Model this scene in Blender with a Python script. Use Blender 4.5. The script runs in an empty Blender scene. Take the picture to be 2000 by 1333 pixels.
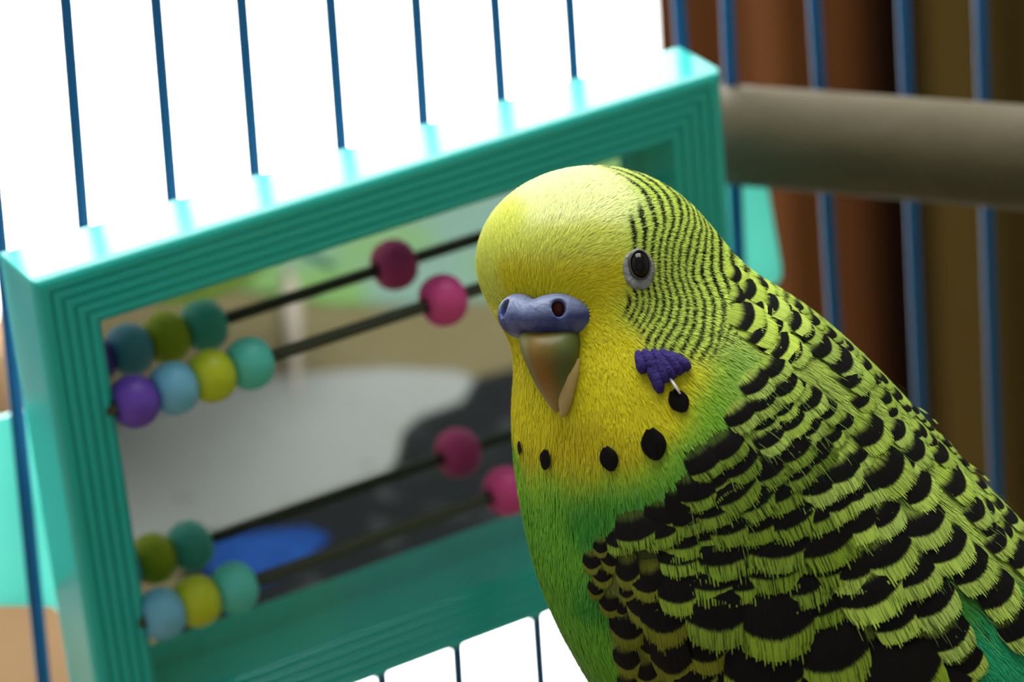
import bpy, math, random
import numpy as np
from mathutils import Matrix, Vector

random.seed(7); rng = np.random.default_rng(11)
scene = bpy.context.scene
COL = scene.collection

# ------------------------------------------------------------------ camera
FPX, CX, CY = 7000.0, 1000.0, 666.5            # focal length and centre in pixels of the 2000x1333 frame
UPC = np.array([-.0568, .979, .2]); UPC /= np.linalg.norm(UPC)       # world up seen from the camera
_y = -(np.array([0, 0, 1.]) - UPC[2] * UPC); YWC = _y / np.linalg.norm(_y)
XWC = np.cross(YWC, UPC)
C2W = np.array([XWC, YWC, UPC])                # camera axes -> world axes
CAM = np.array([0., 0., 1.25])                 # metres

def W(p):
    """camera-frame centimetres -> world metres"""
    return np.asarray(p, float) @ C2W.T * .01 + CAM
def WD(v):
    return np.asarray(v, float) @ C2W.T
def Q(px, py, z):
    """a point seen at a pixel, z cm in front of the 40 cm focus distance"""
    d = 40. - z
    return np.array([(px - CX) * d / FPX, -(py - CY) * d / FPX, -d])
def nrm(v):
    v = np.asarray(v, float)
    return v / (np.linalg.norm(v, axis=-1, keepdims=True) + 1e-12)

cam_d = bpy.data.cameras.new('camera'); cam = bpy.data.objects.new('camera', cam_d); COL.objects.link(cam)
mw = Matrix.Identity(4)
for i in range(3):
    for j in range(3): mw[i][j] = C2W[i][j]
    mw[i][3] = CAM[i]
cam.matrix_world = mw
cam_d.sensor_width = 36.; cam_d.sensor_fit = 'HORIZONTAL'; cam_d.lens = 36. * FPX / 2000.
cam_d.clip_start = .01; cam_d.clip_end = 100
cam_d.dof.use_dof = True; cam_d.dof.focus_distance = .391
cam_d.dof.aperture_fstop = cam_d.lens / 5.5; cam_d.dof.aperture_blades = 0
scene.camera = cam

# ------------------------------------------------------------------ light
world = bpy.data.worlds.new('world'); scene.world = world; world.use_nodes = True
bg = world.node_tree.nodes['Background']
bg.inputs[0].default_value = (.99, 1.0, .955, 1); bg.inputs[1].default_value = 10.0
scene.view_settings.view_transform = 'Standard'; scene.view_settings.look = 'None'
scene.view_settings.gamma = 1; scene.view_settings.exposure = 0.0
scene.view_settings.use_curve_mapping = False
scene.cycles.max_bounces = 10; scene.cycles.diffuse_bounces = 5; scene.cycles.transparent_max_bounces = 12

def area_light(name, loc, look, sx, sy, power, color, portal=False):
    l = bpy.data.lights.new(name, 'AREA'); l.shape = 'RECTANGLE'; l.size = sx; l.size_y = sy
    l.energy = power; l.color = color
    if portal: l.cycles.is_portal = True
    o = bpy.data.objects.new(name, l); COL.objects.link(o); o.location = loc
    o.rotation_euler = Vector(look).to_track_quat('-Z', 'Z').to_euler()
    return o
RX0, RX1, RY0, RY1, RZ1 = -1.5, 1.9, -1.7, 1.5, 2.75       # room
BW = (-.80, .075, .55, 2.55)                              # back window x0 x1 z0 z1
ROOF_ADD = (-.95, .65, .0, 1.3)                               # roof opening added for light from above; x0 x1 y0 y1
area_light('back_window_portal', ((BW[0]+BW[1])/2, RY1+.02, (BW[2]+BW[3])/2), (0, -1, 0), BW[1]-BW[0], BW[3]-BW[2], 1, (1,1,1), True)
area_light('added_roof_portal', ((ROOF_ADD[0]+ROOF_ADD[1])/2, (ROOF_ADD[2]+ROOF_ADD[3])/2, RZ1+.03), (0, 0, -1), ROOF_ADD[1]-ROOF_ADD[0], ROOF_ADD[3]-ROOF_ADD[2], 1, (1,1,1), True)

# ------------------------------------------------------------------ helpers
def mat(name, color=(.8,.8,.8), rough=.5, spec=.5, metal=0., **kw):
    m = bpy.data.materials.new(name); m.use_nodes = True
    b = m.node_tree.nodes['Principled BSDF']
    b.inputs['Base Color'].default_value = (*color, 1); b.inputs['Roughness'].default_value = rough
    b.inputs['Specular IOR Level'].default_value = spec; b.inputs['Metallic'].default_value = metal
    for k, v in kw.items(): b.inputs[k.replace('_', ' ')].default_value = v
    return m
class NT:
    """small node-tree writer"""
    def __init__(s, m): s.t = m.node_tree; s.b = m.node_tree.nodes['Principled BSDF']; s.out = m.node_tree.nodes['Material Output']
    def n(s, kind, **kw):
        x = s.t.nodes.new(kind)
        for k, v in kw.items(): setattr(x, k, v)
        return x
    def l(s, a, b): s.t.links.new(a, b)
    def math(s, op, a, b=None, c=None, clamp=False):
        x = s.n('ShaderNodeMath', operation=op, use_clamp=clamp)
        for i, v in enumerate((a, b, c)):
            if v is None: continue
            if isinstance(v, (int, float)): x.inputs[i].default_value = v
            else: s.l(v, x.inputs[i])
        return x.outputs[0]
    def mix(s, f, a, b):
        x = s.n('ShaderNodeMix', data_type='RGBA')
        for k, v in ((0, f), (6, a), (7, b)):
            if isinstance(v, (int, float)): x.inputs[k].default_value = v
            elif isinstance(v, tuple): x.inputs[k].default_value = (*v, 1)[:4]
            else: s.l(v, x.inputs[k])
        return x.outputs[2]
    def smooth(s, v, a, b):
        x = s.n('ShaderNodeMapRange', interpolation_type='SMOOTHSTEP'); s.l(v, x.inputs[0])
        x.inputs[1].default_value = a; x.inputs[2].default_value = b
        return x.outputs[0]
    def noise(s, vec, scale, detail=2, rough=.5):
        x = s.n('ShaderNodeTexNoise'); x.inputs['Scale'].default_value = scale; x.inputs['Detail'].default_value = detail
        x.inputs['Roughness'].default_value = rough
        if vec is not None: s.l(vec, x.inputs['Vector'])
        return x.outputs[0]
    def bump(s, h, strength, dist):
        x = s.n('ShaderNodeBump'); x.inputs['Strength'].default_value = strength; x.inputs['Distance'].default_value = dist
        s.l(h, x.inputs['Height']); s.l(x.outputs[0], s.b.inputs['Normal'])
    def pos(s):
        return s.n('ShaderNodeNewGeometry').outputs['Position']
    def scaled(s, vec, sc):
        x = s.n('ShaderNodeMapping'); s.l(vec, x.inputs[0]); x.inputs['Scale'].default_value = sc
        return x.outputs[0]

def mesh_obj(name, v, f, m, parent=None, smooth=True, org=None):
    """v: world metres; the object sits at org (default: its parent's place)"""
    o0 = np.asarray(org if org is not None else (parent['_org'] if parent is not None and '_org' in parent else (0,0,0)), float)
    me = bpy.data.meshes.new(name)
    v = np.asarray(v, float) - o0
    if isinstance(f, np.ndarray):
        k = f.shape[1]
        me.vertices.add(len(v)); me.vertices.foreach_set('co', v.astype(np.float32).ravel())
        me.loops.add(f.size); me.loops.foreach_set('vertex_index', f.astype(np.int32).ravel())
        me.polygons.add(len(f)); me.polygons.foreach_set('loop_start', np.arange(0, f.size, k, dtype=np.int32))
        me.polygons.foreach_set('loop_total', np.full(len(f), k, np.int32))
        me.update(calc_edges=True); me.validate()
    else:
        me.from_pydata([tuple(x) for x in v], [], f); me.update()
    if smooth: me.polygons.foreach_set('use_smooth', np.ones(len(me.polygons), bool))
    if m: me.materials.append(m)
    o = bpy.data.objects.new(name, me); COL.objects.link(o)
    if parent is not None: o.parent = parent; o.location = o0 - np.array(parent['_org'], float) if org is not None else (0,0,0)
    else: o.location = o0
    o['_org'] = [float(x) for x in o0]
    return o
def thing(name, label, cat, loc, group=None):
    o = bpy.data.objects.new(name, None); COL.objects.link(o); o.location = loc; o.empty_display_size = .01
    o['label'] = label; o['category'] = cat; o['_org'] = [float(x) for x in loc]
    if group: o['group'] = group
    return o
def tag(o, label, cat, group=None):
    o['label'] = label; o['category'] = cat
    if group: o['group'] = group
    return o
def struct(o): o['kind'] = 'structure'; return o
def box(x0, x1, y0, y1, z0, z1):
    v = [(x, y, z) for x in (x0, x1) for y in (y0, y1) for z in (z0, z1)]
    return v, [(0,1,3,2),(4,6,7,5),(0,4,5,1),(2,3,7,6),(0,2,6,4),(1,5,7,3)]
def tube(pts, rad, seg=16, cap=True):
    pts = np.asarray(pts, float); n = len(pts); rad = np.broadcast_to(rad, (n,))
    t = nrm(np.gradient(pts, axis=0)); a = np.cross(t[0], [0, 0, 1.]);
    if np.linalg.norm(a) < .1: a = np.cross(t[0], [1., 0, 0])
    V = []; a = nrm(a)
    for i in range(n):
        a = nrm(a - t[i] * (a @ t[i])); b = np.cross(t[i], a)
        for k in range(seg):
            an = 2 * math.pi * k / seg; V.append(pts[i] + rad[i] * (math.cos(an) * a + math.sin(an) * b))
    Fc = [(i*seg+k, i*seg+(k+1) % seg, (i+1)*seg+(k+1) % seg, (i+1)*seg+k) for i in range(n-1) for k in range(seg)]
    if cap: Fc += [tuple(range(seg))[::-1], tuple((n-1)*seg+k for k in range(seg))]
    return V, Fc
def ellipsoid(c, A, r, nu=20, nv=12):
    """A rows = axes"""
    V = []; Fc = []
    for j in range(nv + 1):
        th = math.pi * j / nv
        for i in range(nu):
            ph = 2 * math.pi * i / nu
            q = np.array([math.sin(th)*math.cos(ph)*r[0], math.sin(th)*math.sin(ph)*r[1], math.cos(th)*r[2]])
            V.append(np.asarray(c) + q @ np.asarray(A))
    for j in range(nv):
        for i in range(nu): Fc.append((j*nu+i, (j+1)*nu+i, (j+1)*nu+(i+1) % nu, j*nu+(i+1) % nu))
    return np.array(V), Fc

# ------------------------------------------------------------------ the room
m_wall = mat('wall_paint', (.44, .45, .46), .8, .2)
t = NT(m_wall); t.bump(t.noise(t.pos(), 60, 4), .1, .002)
m_ceil = mat('ceiling_paint', (.78, .77, .73), .85, .2)
t = NT(m_ceil); t.bump(t.noise(t.pos(), 40, 4), .1, .002)
m_floor = mat('floor_wood', (.30, .19, .10), .45, .4)
t = NT(m_floor); c = t.noise(t.scaled(t.pos(), (3, 40, 1)), 1.2, 5, .6); t.l(t.mix(c, (.16,.12,.09), (.30,.25,.20)), t.b.inputs['Base Color'])
m_frame = mat('window_frame_paint', (.72, .70, .62), .4, .4)
t = NT(m_frame); t.bump(t.noise(t.pos(), 90, 3), .05, .001)

def wall(name, verts_faces, m):
    v, f = verts_faces; return struct(mesh_obj(name, v, f, m, smooth=False))
def joined(boxes):
    V, Fc = [], []
    for b in boxes:
        v, f = box(*b); n = len(V); V += v; Fc += [tuple(i+n for i in q) for q in f]
    return V, Fc
wall('floor', box(RX0-.1, RX1+.1, RY0-.1, RY1+.1, -.1, 0), m_floor)
wall('ceiling', joined([(RX0-.1, ROOF_ADD[0], RY0-.1, RY1+.1, RZ1, RZ1+.1), (ROOF_ADD[1], RX1+.1, RY0-.1, RY1+.1, RZ1, RZ1+.1),
                        (ROOF_ADD[0], ROOF_ADD[1], RY0-.1, ROOF_ADD[2], RZ1, RZ1+.1), (ROOF_ADD[0], ROOF_ADD[1], ROOF_ADD[3], RY1+.1, RZ1, RZ1+.1)]), m_ceil)
th = .09
wall('wall_back', joined([(RX0, BW[0], RY1, RY1+th, 0, RZ1), (BW[1], RX1, RY1, RY1+th, 0, RZ1),
                          (BW[0], BW[1], RY1, RY1+th, 0, BW[2]), (BW[0], BW[1], RY1, RY1+th, BW[3], RZ1)]), m_wall)
wall('wall_left', box(RX0-th, RX0, RY0, RY1, 0, RZ1), m_wall)
wall('wall_right', box(RX1, RX1+th, RY0, RY1, 0, RZ1), m_wall)
wall('wall_front', box(RX0, RX1, RY0-th, RY0, 0, RZ1), m_wall)
fw = .035
wall('window_1', joined([(BW[0], BW[0]+fw, RY1+.02, RY1+.07, BW[2], BW[3]), (BW[1]-.004, BW[1]+.01, RY1-.004, RY1+.07, BW[2], BW[3]),
                         (BW[0], BW[1], RY1+.02, RY1+.07, BW[2], BW[2]+fw), (BW[0], BW[1], RY1+.02, RY1+.07, BW[3]-fw, BW[3])]), m_frame)
wall('added_roof_opening', joined([(ROOF_ADD[0], ROOF_ADD[0]+fw, ROOF_ADD[2], ROOF_ADD[3], RZ1+.04, RZ1+.09), (ROOF_ADD[1]-fw, ROOF_ADD[1], ROOF_ADD[2], ROOF_ADD[3], RZ1+.04, RZ1+.09),
                         (ROOF_ADD[0], ROOF_ADD[1], ROOF_ADD[2], ROOF_ADD[2]+fw, RZ1+.04, RZ1+.09), (ROOF_ADD[0], ROOF_ADD[1], ROOF_ADD[3]-fw, ROOF_ADD[3], RZ1+.04, RZ1+.09)]), m_frame)  # frame of the unseen roof opening, added to light the bird from above

# curtains beside the window
def curtain(name, label, x0, x1, y, z0, z1, wl, amp, cols, seed, gauge=.004):
    r = np.random.default_rng(seed); n = 90; nz = 8
    xs = np.linspace(x0, x1, n); ph = r.random() * 6.28
    yy = amp * np.sin((xs - x0) / wl * 6.283 + ph) + .4 * amp * np.sin((xs - x0) / wl * 2.7 * 6.283 + 1.3)
    V, Fc = [], []
    for s in (0, 1):
        for j in range(nz):
            for i in range(n): V.append((xs[i] + .002*math.sin(j*1.7), y + yy[i]*(1 - .15*j/nz) + s*gauge, z0 + (z1-z0)*j/(nz-1)))
    N = n * nz
    for j in range(nz - 1):
        for i in range(n - 1):
            a = j*n+i; Fc += [(a, a+1, a+n+1, a+n), (N+a, N+a+n, N+a+n+1, N+a+1)]
        for i in (0, n-1):
            a = j*n+i; Fc.append((a, a+n, N+a+n, N+a))
    m = mat(name + '_cloth_%d' % seed, cols[0], .9, .1); t = NT(m)
    t.l(t.mix(t.noise(t.scaled(t.pos(), (25, 1, .6)), 1.0, 2), cols[0], cols[1]), t.b.inputs['Base Color'])
    o = mesh_obj(name, V, Fc, m); return tag(o, label, 'curtain', 'curtains beside the window')
curtain('curtain', 'rust brown curtain hanging right beside the bright window', .062, .150, 1.405, .45, 2.3, .085, .012, [(.12,.044,.010), (.07,.022,.008)], 3)
curtain('curtain', 'olive brown curtain hanging behind the right end of the perch', .168, .62, 1.40, .45, 2.3, .13, .02, [(.085,.054,.010), (.05,.034,.008)], 5)
curtain('curtain', 'dark brown curtain added to darken the gap between the rust and olive ones', .12, .30, 1.445, .45, 2.3, .06, .008, [(.012,.005,.003), (.02,.008,.004)], 9)  # near-black panel added so that the gap between the curtains reads dark
v, f = tube([(-1.2, 1.40, 2.32), (1.2, 1.40, 2.32)], .011, 12)
tag(mesh_obj('curtain_rod', v, f, mat('rod_metal', (.15,.13,.11), .4, .5)), 'dark metal rod carrying the brown curtains', 'curtain rod')

# ------------------------------------------------------------------ mirror toy pose (cm, camera frame)
TS = 47. / 44.
_r = np.array([.438, .492, .202]); _th = np.linalg.norm(_r); _k = _r / _th
_K = np.array([[0, -_k[2], _k[1]], [_k[2], 0, -_k[0]], [-_k[1], _k[0], 0]])
TR = np.eye(3) + math.sin(_th) * _K + (1 - math.cos(_th)) * _K @ _K
TT = np.array([-1.131, -.994, -44.]) * TS
TW_, TH_, TD_, TRW, TM = 9.292*TS, 6.764*TS, .981*TS, .769*TS, .734*TS
def TL(p): return np.asarray(p, float) @ TR.T + TT            # toy -> camera cm
def TWm(p): return W(TL(p))
def toy_at(px, py, z):
    d = np.array([(px-CX)/FPX, -(py-CY)/FPX, -1.]); o = TR.T @ (-TT); dl = TR.T @ d
    return o + (z - o[2]) / dl[2] * dl

# cage wall plane, vertical, just behind the toy
_zh = nrm(np.array([0, 0, 1.]) - UPC[2] * UPC); _xh = np.cross(UPC, _zh)
_a = math.radians(25.); NW = math.cos(_a) * _zh + math.sin(_a) * _xh
_cor = TL([[sx*TW_/2, sy*TH_/2, -TD_] for sx in (-1, 1) for sy in (-1, 1)])
CW = (_cor @ NW).min() - .14
def on_wall(px, py, off=0.):
    d = np.array([(px-CX)/FPX, -(py-CY)/FPX, -1.]); return d * ((CW + off) / (d @ NW))

# ------------------------------------------------------------------ cage
m_bar = mat('blue_wire_coating', (.010, .11, .29), .5, .2)
t = NT(m_bar); t.bump(t.noise(t.pos(), 900, 2), .1, .0003)
TRAYZ = None
_mc = TL((0, 0, -TM)); TRAY_CAM = (_mc @ UPC) - 8.6           # height of the tray along up, cm
cage_loc = W(np.array([3., 0, -46.])); cage_loc[2] = CAM[2] + TRAY_CAM * .01 - .012
cage = thing('bird_cage', 'cage of thin vertical blue wires around the budgerigar', 'cage', cage_loc)
bars = [((0,460),(85,1333)), ((128,0),(163,440)), ((304,0),(336,390)), ((471,0),(498,340)), ((645,0),(667,290)),
        ((812,0),(895,1310)), ((966,0),(1054,1300)), ((1112,0),(1124,185)), ((1325,0),(1331,90)), ((1420,0),(1441,480)),
        ((1590,0),(1630,640)), ((1764,0),(1797,780)), ((1914,0),(1946,960)), ((2066,0),(2098,960)), ((2216,0),(2246,960)), ((-205,460),(-115,1333))]
top_h, bot_h = 9.5, TRAY_CAM
bar_pts = []
for (a, b) in bars:
    A, B = on_wall(*a), on_wall(*b); d = nrm(B - A)
    t0 = (top_h - A @ UPC) / (d @ UPC); t1 = (bot_h - A @ UPC) / (d @ UPC)
    p0, p1 = A + d*t0, A + d*t1; bar_pts.append((p0, p1))
    v, f = tube(W([p0, p0*.5+p1*.5, p1]), .00098, 12); mesh_obj('bar', v, f, m_bar, cage)
def span(i):
    ps = np.array([b[i] for b in bar_pts]); k = ps @ _xh; return ps[k.argmin()], ps[k.argmax()]
for i in (0, 1):
    a, b = span(i); d = nrm(b - a); v, f = tube(W([a - d*1.2, b + d*1.2]), .0013, 12); mesh_obj('rail', v, f, m_bar, cage)
# tray, horizontal, in front of the wall
def up_plane(c, e1, e2, up0, up1):
    V = []
    for h in (up0, up1):
        for s1, s2 in ((0,0),(1,0),(1,1),(0,1)):
            V.append(c + e1*s1 + e2*s2 + UPC*h)
    return W(np.array(V)), [(3,2,1,0),(4,5,6,7),(0,1,5,4),(1,2,6,5),(2,3,7,6),(3,0,4,7)]
wd = np.cross(UPC, NW); wd = nrm(wd)                          # along the wall, to the right
c0 = on_wall(-300, 1200); c0 = c0 + UPC*(TRAY_CAM - c0 @ UPC)
m_tray = mat('tray_wood', (.40, .27, .14), .5, .3)
t = NT(m_tray); t.l(t.mix(t.noise(t.scaled(t.pos(), (14, 90, 1)), 1., 5, .6), (.105,.085,.04), (.15,.12,.06)), t.b.inputs['Base Color'])
v, f = up_plane(c0 - NW*.3, wd*34, NW*26, -1.2, 0); mesh_obj('tray', v, f, m_tray, cage, smooth=False)

# table under the cage
m_table = mat('table_wood', (.22,.13,.07), .4, .4)
t = NT(m_table); t.l(t.mix(t.noise(t.scaled(t.pos(), (6, 60, 6)), 1., 5, .6), (.15,.08,.04), (.30,.19,.10)), t.b.inputs['Base Color'])
tz = cage_loc[2]
tc = W(c0 + wd*17 + NW*13); tab = thing('side_table', 'dark wooden table carrying the bird cage', 'table', (tc[0], tc[1], 0))
v, f = box(tc[0]-.32, tc[0]+.32, tc[1]-.20, tc[1]+.20, tz-.025, tz); mesh_obj('tabletop', v, f, m_table, tab, smooth=False)
for sx in (-1, 1):
    for sy in (-1, 1):
        v, f = box(tc[0]+sx*.28-.02, tc[0]+sx*.28+.02, tc[1]+sy*.16-.02, tc[1]+sy*.16+.02, 0, tz-.025); mesh_obj('leg', v, f, m_table, tab, smooth=False)

# things lying on the tray, seen only in the toy mirror
n_m = TR[:, 2]
def mirrored(px, py, h=0.):
    """point of the tray that the camera sees at a pixel of the mirror"""
    p = TL(toy_at(px, py, -TM)); d = nrm(p); r = d - 2*(d @ n_m)*n_m
    return p + r * ((TRAY_CAM + h - p @ UPC) / (r @ UPC))
def sheet(name, label, cat, poly, h0, h1, m):
    P = np.array([mirrored(x, y) for x, y in poly]); n = len(P)
    V = np.concatenate([P + UPC*h0, P + UPC*h1]); Fc = [tuple(range(n))[::-1], tuple(range(n, 2*n))] + [(i, (i+1) % n, n+(i+1) % n, n+i) for i in range(n)]
    return tag(mesh_obj(name, W(V), Fc, m, smooth=False, org=W(P.mean(0) + UPC*h0)), label, cat)
m_paper = mat('paper', (.74,.74,.72), .8, .2)
t = NT(m_paper); sp = t.smooth(t.noise(t.pos(), 240, 2), .66, .74); t.l(t.mix(sp, t.mix(t.noise(t.pos(), 25, 2), (.18,.185,.17), (.24,.245,.255)), (.06,.065,.055)), t.b.inputs['Base Color'])
m_mat = mat('dark_mat_fabric', (.03,.035,.04), .8, .2)
t = NT(m_mat); t.l(t.mix(t.smooth(t.noise(t.pos(), 130, 3), .5, .8), (.004,.005,.006), (.045,.052,.056)), t.b.inputs['Base Color'])
m_blue = mat('blue_cloth', (.01,.08,.40), .8, .2)
t = NT(m_blue); t.l(t.mix(t.noise(t.pos(), 150, 3), (.002,.012,.09), (.008,.07,.30)), t.b.inputs['Base Color'])
m_pgreen = mat('pale_green_cloth', (.42,.60,.34), .9, .1)
t = NT(m_pgreen); t.l(t.mix(t.smooth(t.noise(t.pos(), 34, 1), .46, .62), (.13,.235,.08), (.14,.22,.19)), t.b.inputs['Base Color'])
sheet('cage_mat', 'black speckled mat on the cage tray under the paper', 'mat', [(380,1020),(700,800),(1040,715),(1300,640),(1500,1000),(900,1250),(300,1350)], 0., .06, m_mat)
sheet('paper_sheet', 'white soiled paper lying on the cage tray', 'paper', [(100,1000),(200,850),(430,772),(560,742),(760,728),(890,735),(925,748),(900,790),(815,822),(785,850),(772,905),(755,930),(600,985),(440,1045),(300,1060),(120,1100)], .07, .10, m_paper)
sheet('blue_cloth', 'bright blue cloth folded on the dark mat', 'cloth', [(420,1065),(520,1052),(600,1045),(640,1062),(600,1100),(530,1140),(470,1170),(390,1120)], .07, .16, m_blue)
sheet('green_cloth', 'pale green and blue cloth at the edge of the tray', 'cloth', [(420,560),(640,600),(780,600),(960,590),(1330,500),(1330,280),(900,360),(600,460),(420,520)], .01, .12, m_pgreen)
p0, p1 = mirrored(565, 530, .12), mirrored(578, 775, .12)
fv = [p0*(1-s) + p1*s + UPC*.06*math.sin(3.14*s) for s in np.linspace(0, 1, 10)]
v, f = tube(W(fv), np.array([.10,.16,.2,.2,.19,.17,.14,.11,.07,.03])*.009, 10)
tag(mesh_obj('fallen_feather', v, f, mat('feather_white', (.34,.29,.25), .8, .2), org=W(fv[5])), 'pale feather lying on the wooden tray beside the paper', 'feather')

# ------------------------------------------------------------------ perches
def wood(name, a, b):
    m = mat(name, a, .75, .2); t = NT(m)
    g = t.noise(t.scaled(t.pos(), (30, 120, 120)), 1.2, 5, .6); t.l(t.mix(g, a, b), t.b.inputs['Base Color']); t.bump(g, .25, .0006)
    return m
m_perch = wood('perch_wood', (.13,.105,.065), (.05,.042,.02))
def dist_wall(px, py): return -on_wall(px, py)[2]
def Qd(px, py, d): return np.array([(px-CX)*d/FPX, -(py-CY)*d/FPX, -d])
dA = dist_wall(1425, 262) + .1; A = Qd(1408, 262, dA); B = Qd(2000, 308, dA*.955); d = B - A
s = np.linspace(0, 1.7, 14); rr = 98 * dA / FPX
v, f = tube(W([A + d*k for k in s]), rr*.01, 40)
tag(mesh_obj('perch', v, f, m_perch, org=W(A)), 'thick weathered wooden perch wedged against the blue cage wires', 'perch')

# ------------------------------------------------------------------ mirror toy
m_teal = mat('teal_plastic', (.010, .31, .32), .16, .45, Transmission_Weight=.0)
t = NT(m_teal); t.b.inputs['Subsurface Weight'].default_value = .25; t.b.inputs['Subsurface Radius'].default_value = (.002,.006,.006); t.b.inputs['Subsurface Scale'].default_value = .5
t.l(t.mix(t.noise(t.pos(), 35, 2), (.018,.49,.465), (.026,.55,.53)), t.b.inputs['Base Color']); t.bump(t.noise(t.pos(), 120, 2), .04, .0006)
m_teal2 = mat('pale_teal_plastic', (.06,.58,.48), .35, .5)
t = NT(m_teal2); _c = t.mix(t.noise(t.pos(), 60, 2), (.30,.78,.71), (.34,.83,.77)); t.l(_c, t.b.inputs['Base Color'])
_tr = t.n('ShaderNodeBsdfTranslucent'); t.l(_c, _tr.inputs[0]); _mx = t.n('ShaderNodeMixShader'); _mx.inputs[0].default_value = .5
t.l(t.b.outputs[0], _mx.inputs[1]); t.l(_tr.outputs[0], _mx.inputs[2]); t.l(_mx.outputs[0], t.out.inputs[0])
toy = thing('mirror_toy', 'teal framed bird mirror toy with sliding coloured beads on wires', 'mirror toy', TWm((0, -TH_/2, -TD_)))
# frame profile: (inset from the outer edge, height over the front plane); ribbed front, sides
prof = [(0, -TD_), (0, -.10), (.03, -.03), (.09, 0)]
nr = 5; rw = (TRW - .09) / nr
for i in range(nr):
    x = .09 + i*rw
    prof += [(x + rw*.10, -.005 - .012*i), (x + rw*.62, -.005 - .012*i), (x + rw*.72, -.075 - .012*i), (x + rw*.94, -.075 - .012*i)]
prof += [(TRW, -.07), (TRW, -TM), (TRW - .02, -TD_), (0, -TD_)]
V, Fc = [], []
for sx, sy in ((-1, -1), (1, -1), (1, 1), (-1, 1)):
    for ins, z in prof: V.append((sx*(TW_/2 - ins), sy*(TH_/2 - ins), z))
npf = len(prof)
for k in range(4):
    for i in range(npf - 1): Fc.append((k*npf+i, ((k+1) % 4)*npf+i, ((k+1) % 4)*npf+i+1, k*npf+i+1))
fr = mesh_obj('frame', TWm(V), Fc, m_teal, toy, smooth=False)
bv = fr.modifiers.new('bevel', 'BEVEL'); bv.width = .00035; bv.segments = 2; bv.limit_method = 'ANGLE'; bv.angle_limit = .5
m_mir = mat('mirror_silver', (.80,.84,.82), .03, .5, 1.)
t = NT(m_mir); t.bump(t.noise(t.pos(), 18, 1), .02, .001)
iw, ih = TW_/2 - TRW + .02, TH_/2 - TRW + .02
v, f = box(-iw, iw, -ih, ih, -TM - .12, -TM); mesh_obj('mirror', TWm(v), f, m_mir, toy, smooth=False)
m_wire = mat('bead_wire', (.045,.052,.036), .45, .3)
m_hole = mat('bead_hole', (.01,.005,.008), .9, .0)
bead_cols = {'purple': (.12,.045,.44), 'blue': (.14,.42,.64), 'lime': (.42,.50,.010), 'teal': (.075,.48,.43), 'pink': (.58,.05,.25)}
m_bead = {}
for k, c in bead_cols.items():
    m = mat(k + '_bead_plastic', c, .42, .45); t = NT(m); t.l(t.mix(t.noise(t.pos(), 220, 2), c, tuple(min(1, x*1.12) for x in c)), t.b.inputs['Base Color']); m_bead[k] = m
for yw, beads in ((1.465*TS, [(-3.608,'purple'),(-3.095,'blue'),(-2.603,'lime'),(-2.096,'teal'),(.536,'pink')]),
                  (-1.43*TS, [(-3.662,'blue'),(-3.187,'lime'),(-2.684,'teal'),(1.152,'pink')])):
    zb = -.1*TS
    v, f = tube(TWm([(-iw-.1, yw, zb), (0, yw, zb), (iw+.1, yw, zb)]), .00085, 10); mesh_obj('wire', v, f, m_wire, toy)
    for x, k in beads:
        x *= TS
        # oblate bead threaded on the wire: lathe about the toy x axis with a hole
        prf = [(-.235, .10)] + [(-.275*math.cos(a), .10 + .245*math.sin(a)**.85) for a in np.linspace(.12, math.pi-.12, 15)] + [(.235, .10)]
        V, Fc = [], []; sg = 28
        for (dx, r_) in prf:
            for q in range(sg): V.append((x+dx, yw+r_*math.cos(6.2832*q/sg), zb+r_*math.sin(6.2832*q/sg)))
        for i in range(len(prf)):
            for q in range(sg):
                j = (i+1) % len(prf); Fc.append((i*sg+q, i*sg+(q+1) % sg, j*sg+(q+1) % sg, j*sg+q))
        bo = mesh_obj('bead', TWm(V), Fc, m_bead[k], toy); bo['label'] = k + ' bead'
        v, f = tube(TWm([(x-.24, yw, zb), (x, yw, zb), (x+.24, yw, zb)]), .00104, 16, True); mesh_obj('bead_hole', v, f, m_hole, bo)
# clamp plates on the far side of the wires
def plate(poly, label):
    P = np.array([on_wall(x, y, -.16) for x, y in poly]); n = len(P)
    V = np.concatenate([P, P - NW*.18]); Fc = [tuple(range(n)), tuple(range(n, 2*n))[::-1]] + [(i, n+i, n+(i+1) % n, (i+1) % n) for i in range(n)]
    o = mesh_obj('clamp_plate', W(V), Fc, m_teal2, toy, smooth=False); o['label'] = label
plate([(-140,850),(0,818),(60,802),(230,750),(250,1160),(150,1192),(118,1200),(112,1190),(98,1186),(60,1185),(0,1185),(-140,1188)], 'pale teal clamp plate')
plate([(1330,330),(1490,330),(1500,365),(1512,440),(1526,520),(1526,542),(1517,556),(1500,560),(1330,570)], 'pale teal clamp plate')
v, f = tube(W([on_wall(120, 1000, -.2), TL(toy_at(170, 1000, -TD_+.1))]), .0022, 12); mesh_obj('clamp_screw', v, f, m_teal2, toy)
v, f = tube(W([on_wall(1398, 440, -.2), TL(toy_at(1398, 440, -TD_+.1))]), .0011, 12); mesh_obj('clamp_screw', v, f, m_teal2, toy)

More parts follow.
